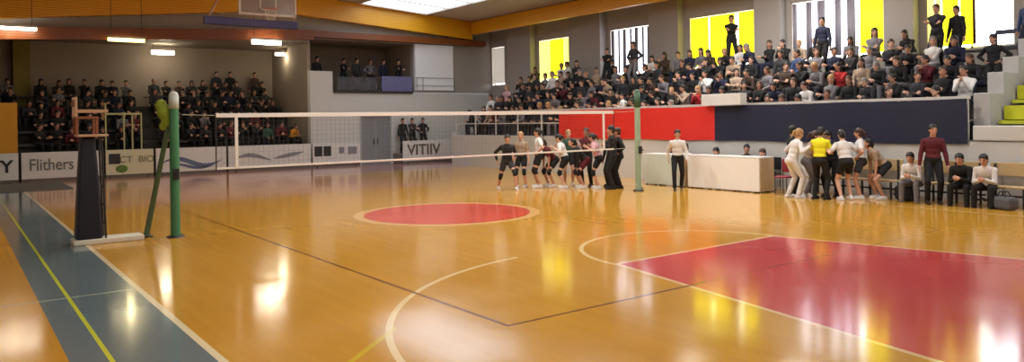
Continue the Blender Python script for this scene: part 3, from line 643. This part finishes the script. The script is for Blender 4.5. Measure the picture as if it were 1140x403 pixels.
def body_mesh(J):
    bm = bmesh.new(); torso(bm, J, 0); head_prims(bm, J); cap(bm, J['neck']-J['up']*.04, J['head']-J['hu']*.04-J['hd']*.015, .06, .054)
    for s, k in ((1, 'l'), (-1, 'r')):
        cap(bm, J['sh'+k], J['el'+k], .05, .038); cap(bm, J['el'+k], J['wr'+k], .039, .025); hand_prims(bm, J['el'+k], J['wr'+k], s)
        cap(bm, J['th'+k], J['kn'+k], .083, .052); mid = J['kn'+k].lerp(J['an'+k], .3); cap(bm, J['kn'+k], mid, .05, .054); cap(bm, mid, J['an'+k], .054, .034)
        f = J['an'+k]+V3(0,0,-.04); cap(bm, f-V3(.04,0,0), f+V3(.16,0,-.005), .033, .026)
    e = [J['head']+J['hd']*.09+J['hs']*k*.034+J['hu']*.026 for k in (-1, 1)]; lp = J['head']+J['hd']*.094-J['hu']*.056
    def cf(c):
        if any((c-q).length < .013 for q in e): return 1
        v = c-lp
        return 2 if (abs(v.dot(J['hs'])) < .022 and abs(v.dot(J['hu'])) < .007 and v.length < .03) else 0
    return finish(bm, .0075, 'body', 1, cf, (M_skin, M_eye, M_lip))
def hair_mesh(J, kind):
    bm = bmesh.new(); H, d, u, s = J['head'], J['hd'], J['hu'], J['hs']; R = Matrix((d, s, u)).transposed()
    ball(bm, H+u*.047-d*.01, .105, (1.0, .87, .92), R); ball(bm, H-d*.045-u*.01, .085, (.8, .98, 1.1), R)
    if kind == 'long': 
        ball(bm, H-d*.06-u*.1, .075, (.6, 1.15, 1.7), R)
        for k in (-1, 1): ball(bm, H+s*k*.07-u*.08-d*.02, .045, (.8, .5, 2.2), R)
    if kind == 'tail':
        ball(bm, H-d*.125+u*.03, .035, (1,1,1), R); cap(bm, H-d*.14+u*.02, H-d*.17-u*.14, .033, .014)
    m = finish(bm, .012, 'hair', 2, None, (M_hair,)); return m
def top_mesh(J, long_):
    bm = bmesh.new(); torso(bm, J, .016, True, False); hip, up = J['hip'], J['up']; R = Matrix((J['fw'], V3(0,1,0), up)).transposed()
    ball(bm, hip+up*.08, .158, (.80, 1.03, .7), R); cap(bm, J['neck']-up*.05, J['neck']+up*.0, .072, .064)
    for k in 'lr':
        cap(bm, J['sh'+k], J['el'+k] if long_ else J['sh'+k].lerp(J['el'+k], .62), .060, .050 if long_ else .058)
        if long_: cap(bm, J['el'+k], J['el'+k].lerp(J['wr'+k], .93), .053, .036)
    return finish(bm, .013, 'top', 2, None, (M_cloth,))
def bottom_mesh(J, long_):
    bm = bmesh.new(); torso(bm, J, .012, False, True)
    for k in 'lr':
        cap(bm, J['th'+k], J['kn'+k] if long_ else J['th'+k].lerp(J['kn'+k], .5), .097, .068 if long_ else .088)
        if long_: cap(bm, J['kn'+k], J['kn'+k].lerp(J['an'+k], .95), .068, .056)
    return finish(bm, .014, 'trousers' if long_ else 'shorts', 2, None, (M_cloth,))
def shoe_mesh(J, k):
    bm = bmesh.new(); f = J['an'+k]+V3(0,0,-.038); d = V3(1,0,0)
    cap(bm, f-d*.05, f+d*.15, .042, .036); cap(bm, J['an'+k], f, .044, .044); box(bm, f.x-.09, f.x+.185, f.y-.04, f.y+.04, f.z-.042, f.z-.02)
    return finish(bm, .012, 'shoe', 1, None, (M_cloth,))
def pad_mesh(J, k):
    bm = bmesh.new(); a = J['kn'+k].lerp(J['th'+k], .17); b = J['kn'+k].lerp(J['an'+k], .17); cap(bm, a, J['kn'+k], .066, .064); cap(bm, J['kn'+k], b, .064, .06)
    return finish(bm, .013, 'knee_pad', 1, None, (M_cloth,))
CACHE = {}; SK = {}
def piece(kind, pose, *a):
    key = (kind, pose)+a
    if pose not in SK: SK[pose] = skeleton(pose)
    if key not in CACHE: CACHE[key] = {'body': body_mesh, 'hair': hair_mesh, 'top': top_mesh, 'bottom': bottom_mesh, 'shoe': shoe_mesh, 'pad': pad_mesh}[kind](SK[pose], *a)
    return CACHE[key]
def pm(name, hexc, rough=.85): return mat(name+' '+hexc, hexc, rough, noise=.15, scale=9)
SKIN = [pm('skin', '#bf8f76', .5), pm('skin', '#ae7f66', .5), pm('skin', '#cda088', .5)]
HAIR = {'black': pm('hair', '#14100f', .5), 'brown': pm('hair', '#3a2418', .5), 'fair': pm('hair', '#a07c4c', .5), 'grey': pm('hair', '#75706c', .6)}
CLOTH = {'black': '#111114', 'charcoal': '#2c2b30', 'navy': '#171c34', 'brown': '#3d2c24', 'maroon': '#561420', 'grey': '#6f6c70', 'beige': '#a08c78', 'white': '#d8d5d2', 'red': '#a82224', 'green': '#2b4f40', 'blue': '#34466e', 'yellow': '#e2dc1e', 'olive': '#6f6a22', 'pink': '#c79aa0', 'orange': '#c78a20'}
def sub(name, me, parent, mats, s=1):
    o = bpy.data.objects.new(name, me); C.objects.link(o); o.parent = parent
    for i, m in enumerate(mats): o.material_slots[i].link = 'OBJECT'; o.material_slots[i].material = m
    return o
def person(x, y, z, rz, pose, top, bot, hair, label, hk='short', sleeves=True, longb=True, shoes='charcoal', skin=0, group=None, h=1.0, pads=False):
    t = thing('person', label, 'person', (x, y, z), rz, group); t.scale = (h, h, h)
    sub('body', piece('body', pose), t, (SKIN[skin], M_eye, M_lip))
    sub('hair', piece('hair', pose, hk), t, (HAIR[hair],))
    sub('jacket' if sleeves else 'shirt', piece('top', pose, sleeves), t, (pm('cloth', CLOTH[top]),))
    sub('trousers' if longb else 'shorts', piece('bottom', pose, longb), t, (pm('cloth', CLOTH[bot]),))
    for k in 'lr':
        sub('shoe', piece('shoe', pose, k), t, (pm('cloth', CLOTH[shoes]),))
        if pads: sub('knee_pad', piece('pad', pose, k), t, (pm('cloth', CLOTH['black']),))
    return t

# people on court level; rz = facing angle (0 faces +X, towards the side stand)
G = 'players and coach standing beyond the net'
ppl = [
 (13.05, 17.6, -2.0, 'step', 'black', 'charcoal', 'black', 'player in black stepping wide, leftmost beyond the net', 'tail', True, False, 'white', 0, G, 1.0, True),
 (13.75, 17.8, -2.6, 'stand', 'beige', 'black', 'fair', 'fair haired player in beige shirt and black shorts beside the stepping player', 'tail', False, False, 'white', 2, G, .98, True),
 (14.1, 17.4, 2.6, 'stand_hips', 'white', 'black', 'black', 'tall player in white shirt with hands on hips, third from left', 'tail', False, False, 'white', 0, G, 1.04, True),
 (14.5, 17.3, 2.9, 'knees', 'maroon', 'black', 'brown', 'player in maroon bending with hands on knees', 'tail', False, False, 'white', 0, G, 1.0, True),
 (14.5, 16.75, 2.2, 'huddle', 'white', 'black', 'black', 'dark haired player in white leaning into the group left of the red banner edge', 'tail', False, False, 'white', 2, G, .97, True),
 (15.1, 17.2, -2.2, 'stand', 'green', 'charcoal', 'fair', 'fair haired player in green top at the back of the group', 'tail', False, False, 'white', 2, G, 1.0, False),
 (14.9, 16.35, 2.6, 'knees', 'black', 'maroon', 'black', 'player in black and maroon crouching in the middle of the group', 'tail', True, False, 'white', 0, G, 1.0, True),
 (15.45, 16.75, -2.7, 'stand_fold', 'maroon', 'black', 'brown', 'player in maroon jacket with folded arms below the red banner', 'short', True, True, 'black', 1, G, 1.03, False),
 (15.1, 15.95, 2.2, 'huddle', 'pink', 'black', 'black', 'player in pink shirt and black shorts leaning in beside the coach', 'tail', False, False, 'white', 0, G, .98, True),
 (15.85, 16.1, -3.0, 'stand', 'black', 'black', 'black', 'player in black tracksuit just behind the coach', 'tail', True, True, 'black', 1, G, .98, False),
 (15.25, 15.45, 2.4, 'stand_fold', 'black', 'black', 'black', 'broad coach all in black seen beside the far net post', 'short', True, True, 'black', 0, G, 1.07, False),
 (15.65, 15.6, 2.6, 'stand_hips', 'black', 'black', 'brown', 'assistant in black with hands on hips beside the far net post', 'short', True, True, 'black', 0, G, 1.03, False),
 (16.44, 14.05, -2.4, 'walk', 'white', 'black', 'black', 'man in white shirt and black trousers walking before the tables', 'short', True, True, 'black', 0, None, 1.0, False),
]
H = 'players in the huddle below the navy banner'
ppl += [
 (17.35, 11.05, -.9, 'stand', 'black', 'black', 'black', 'person in black on the left edge of the huddle', 'short', True, True, 'black', 0, H, 1.04, False),
 (16.75, 10.6, -.5, 'huddle', 'white', 'white', 'fair', 'fair haired player in white kit on the left of the huddle', 'tail', True, True, 'white', 2, H, 1.04, False),
 (17.2, 10.45, -.8, 'huddle', 'beige', 'grey', 'brown', 'player in beige top and grey trousers inside the huddle', 'tail', False, True, 'white', 0, H, 1.0, False),
 (16.85, 9.97, .1, 'clipboard', 'yellow', 'black', 'black', 'coach in bright yellow shirt and black trousers seen from behind', 'short', False, True, 'black', 0, H, 1.03, False),
 (17.6, 10.1, 3.0, 'huddle', 'navy', 'black', 'black', 'dark haired player in navy facing the yellow shirted coach', 'tail', True, True, 'black', 0, H, 1.0, False),
 (17.15, 9.5, 1.0, 'huddle', 'white', 'black', 'black', 'player in white shirt and black shorts right of the yellow shirt', 'tail', False, False, 'white', 2, H, 1.02, False),
 (17.6, 9.35, 2.0, 'stand_hips', 'white', 'charcoal', 'brown', 'brown haired player in white with hands on hips at the huddle', 'tail', False, False, 'white', 0, H, 1.0, False),
 (17.85, 9.0, 2.4, 'knees', 'beige', 'black', 'black', 'player in beige shirt leaning on her knees, rightmost of the huddle', 'tail', False, False, 'white', 0, H, 1.0, False),
 (17.75, 7.75, -2.6, 'stand', 'maroon', 'black', 'black', 'man in maroon jacket and black trousers standing before the bench', 'short', True, True, 'black', 0, None, 1.05, False),
]
for (x, y, rz, pose, top, bot, hr, lab, hk, sl, lb, sh, sk, gr, h, pads) in ppl:
    person(x, y, 0, rz, pose, top, bot, hr, lab, hk, sl, lb, sh, sk, gr, h, pads)
for x, y, p, top, bot, hr, lab in ((18.1, 12.2, 'sit_lean', 'charcoal', 'black', 'brown', 'seated official in charcoal behind the right part of the long table'), (18.1, 12.95, 'sit_fold', 'black', 'black', 'black', 'seated official in black behind the middle of the long table'),
     (18.1, 13.75, 'sit_lean', 'maroon', 'black', 'black', 'seated official in maroon behind the left part of the long table'), (18.1, 15.1, 'sit', 'white', 'black', 'brown', 'seated official in white behind the right half of the short table'), (18.1, 15.7, 'sit_fold', 'black', 'black', 'black', 'seated official in black behind the left half of the short table')):
    person(x, y, -.08, PI, p, top, bot, hr, lab, group='officials at the tables')
for y, p, top, bot, lab in ((8.25, 'sit_lean', 'white', 'grey', 'player in white seated on the bench left of the man in maroon'), (7.2, 'sit_lean', 'black', 'black', 'player in black leaning forward on the right bench'), (6.72, 'sit_lean', 'white', 'black', 'player in white leaning forward, rightmost on the bench')):
    person(18.0, y, -.08, PI+.1, p, top, bot, 'black', lab, 'tail', group='substitutes on the team benches')
# spectators
ORD = ['first','second','third','fourth','fifth','sixth','seventh','eighth','ninth','tenth','eleventh','twelfth','thirteenth','fourteenth','fifteenth','sixteenth','seventeenth','eighteenth','nineteenth','twentieth',
       'twenty-first','twenty-second','twenty-third','twenty-fourth','twenty-fifth','twenty-sixth','twenty-seventh','twenty-eighth','twenty-ninth','thirtieth','thirty-first','thirty-second','thirty-third','thirty-fourth','thirty-fifth','thirty-sixth','thirty-seventh','thirty-eighth','thirty-ninth','fortieth']
ROW = ['front', 'second', 'third', 'fourth', 'back']
HN = {'black': 'black haired', 'brown': 'brown haired', 'fair': 'fair haired', 'grey': 'grey haired'}
def pick(ws):
    ks = list(ws); return random.choices(ks, [ws[k] for k in ks])[0]
POSEW = {'sit': 3, 'sit_lean': 3, 'sit_clap': 2, 'sit_fold': 3}
side_c = {'black': 38, 'charcoal': 22, 'navy': 8, 'brown': 8, 'maroon': 6, 'grey': 10, 'beige': 6, 'white': 5, 'red': 1.2, 'green': 1, 'blue': 1.5, 'pink': 1.2}
end_c = {'black': 60, 'charcoal': 18, 'navy': 7, 'brown': 4, 'maroon': 4, 'grey': 6, 'green': 1.5, 'white': 1}
STANDUP = {(2, 20): 1, (2, 17): 1}
for r, (x, z) in enumerate(SR):
    y = 28.4-.13*r; n = 0
    while y > 7.6:
        if random.random() < (.45 if (r == 4 and y > 22) else .95)*(0 if (20.4 < y < 21.2 and r > 2 or 21.95 < y < 22.65 and r == 3 or (r == 4 and (10.5 < y < 11.1 or y < 9.9 or 12.6 < y < 13.2)) or (r == 3 and y < 8.6)) else 1):
            c = pick(side_c); hr = pick({'black': 6, 'brown': 4, 'fair': 1.2, 'grey': .8}); hk = pick({'short': 5, 'long': 4}); p = pick(POSEW)
            person(x+random.uniform(-.03, .03), y, z-.085, PI+random.uniform(-.3, .35), p, c, pick({'black': 5, 'navy': 3, 'charcoal': 3, 'grey': 1}), hr,
                   '%s spectator in %s, %s from left, %s row of side stand' % (HN[hr], c, ORD[n], ROW[r]), hk, True, True, 'charcoal', random.randrange(3), 'spectators in the side stand', random.uniform(.98, 1.1))
            n += 1
        y -= random.uniform(.54, .64)
for x, y, z, rz, p, c, b, hr, h, lab in (
  (21.8, 20.8, SR[3][1]+.45, PI, 'stand_hips', 'charcoal', 'grey', 'black', 1.05, 'person in charcoal with hands on hips raised before the slatted white window'),
  (21.8, 22.3, SR[3][1]+.45, PI+.4, 'stand_fold', 'black', 'black', 'black', .97, 'person in black with folded arms raised left of the charcoal figure'),
  (22.9, 16.95, 3.2+.7, PI+.8, 'stand_fold', 'black', 'black', 'black', 1.08, 'man in black standing raised against the wide yellow curtain'),
  (22.1, 12.9, SR[4][1], PI, 'stand', 'navy', 'black', 'black', 1.06, 'person in navy standing before the white vertical blind'),
  (22.0, 9.45, SR[4][1], PI, 'stand_fold', 'charcoal', 'black', 'brown', 1.03, 'person in charcoal standing before the yellow curtain near the right edge'),
  (22.2, 9.0, SR[4][1], PI-.3, 'stand', 'black', 'black', 'black', .98, 'person in black standing right of the charcoal figure'),
  (21.6, 7.9, SR[2][1], PI, 'stand_hips', 'black', 'black', 'black', 1.0, 'person in black standing before the bright pane at right'),
  (22.2, 7.3, SR[4][1], PI-.4, 'stand', 'blue', 'navy', 'black', 1.0, 'person in blue at the right edge behind the stair rail'),
  (19.3, 19.0, 1.4, PI, 'stand_fold', 'white', 'black', 'black', .9, 'person in white standing at the front above the red banner')):
    if z > 3.7: tag(obj('sill_block', B((x-.3, x+.3, y-.35, y+.35, SR[4][1], z)), M_conc, bevel=.02), 'grey block under the man before the yellow curtain', 'block')
    person(x, y, z, rz, p, c, b, hr, lab, group='people standing in the side stand', h=h)
for r, (y, z) in enumerate(ER):
    x = (2.75 if r < 2 else 1.9)+.1*(r % 2); n = 0
    while x < 12.82:
        if not (6.55 < x < 7.15) and random.random() < (.93 if r < 4 else .8):
            c = pick(end_c); hr = pick({'black': 8, 'brown': 3, 'grey': .5}); hk = pick({'short': 5, 'long': 3}); p = pick(POSEW)
            if r == 0 and 12.25 < x < 13: c = 'orange'
            elif r == 0 and 11.2 < x < 12.0: c = 'green'
            person(x, y+random.uniform(-.03, .03), z-.085, -PI/2+random.uniform(-.25, .45), p, c, 'black', hr, '%s spectator in %s, %s from left, %s row of end stand' % (HN[hr], c, ORD[n], ROW[r]), hk, True, True, 'black', random.randrange(2), 'spectators in the end stand', random.uniform(.96, 1.07))
            n += 1
        x += random.uniform(.51, .59)
for x, y, z, c, lab in ((10.35, 37.6, 2.95, 'charcoal', 'person in charcoal standing at the back of the end stand'), (11.0, 37.6, 3.1, 'black', 'person in black standing highest at the back of the end stand'), (12.2, 37.6, 2.9, 'brown', 'person in brown standing at the back of the end stand near the right')):
    person(x, y, 2.9, -PI/2, 'stand', c, 'black', 'black', lab, group='people standing behind the end stand')
for x, y, c, p, lab in ((13.95, 33.9, 'black', 'stand', 'person in black behind the raised white end block'), (15.5, 34.3, 'black', 'stand_fold', 'person in black with folded arms at the left of the balcony'), (16.0, 33.9, 'charcoal', 'stand', 'person in charcoal in the middle of the balcony'),
                     (16.9, 34.2, 'grey', 'stand_hips', 'person in grey with hands on hips in the balcony'), (17.5, 34.0, 'navy', 'stand', 'person in navy at the right of the balcony'), (18.2, 33.7, 'black', 'stand_fold', 'person in black by the balcony edge beside the white panel')):
    person(x, y, 3.48, -PI/2+.2, p, c, 'black', 'black', lab, group='people on the corner balcony')
tag(obj('low_platform', B((17.45, 20.3, 32.25, 32.95, 0, .5)), M_conc, bevel=.02), 'low grey platform behind the lettered board right of the door', 'platform')
for x, c, p, lab in ((17.8, 'black', 'stand', 'person in black on the left behind the lettered board by the door'), (18.35, 'charcoal', 'stand_fold', 'person in charcoal with folded arms behind the middle of the lettered board'), (18.95, 'black', 'stand_hips', 'person in black with hands on hips behind the lettered board')):
    person(x, 32.6, .5, -PI/2, p, c, 'black', 'black', lab, group='people by the grey door')
print('PEOPLE', sum(1 for o in bpy.data.objects if o.name.startswith('person')))
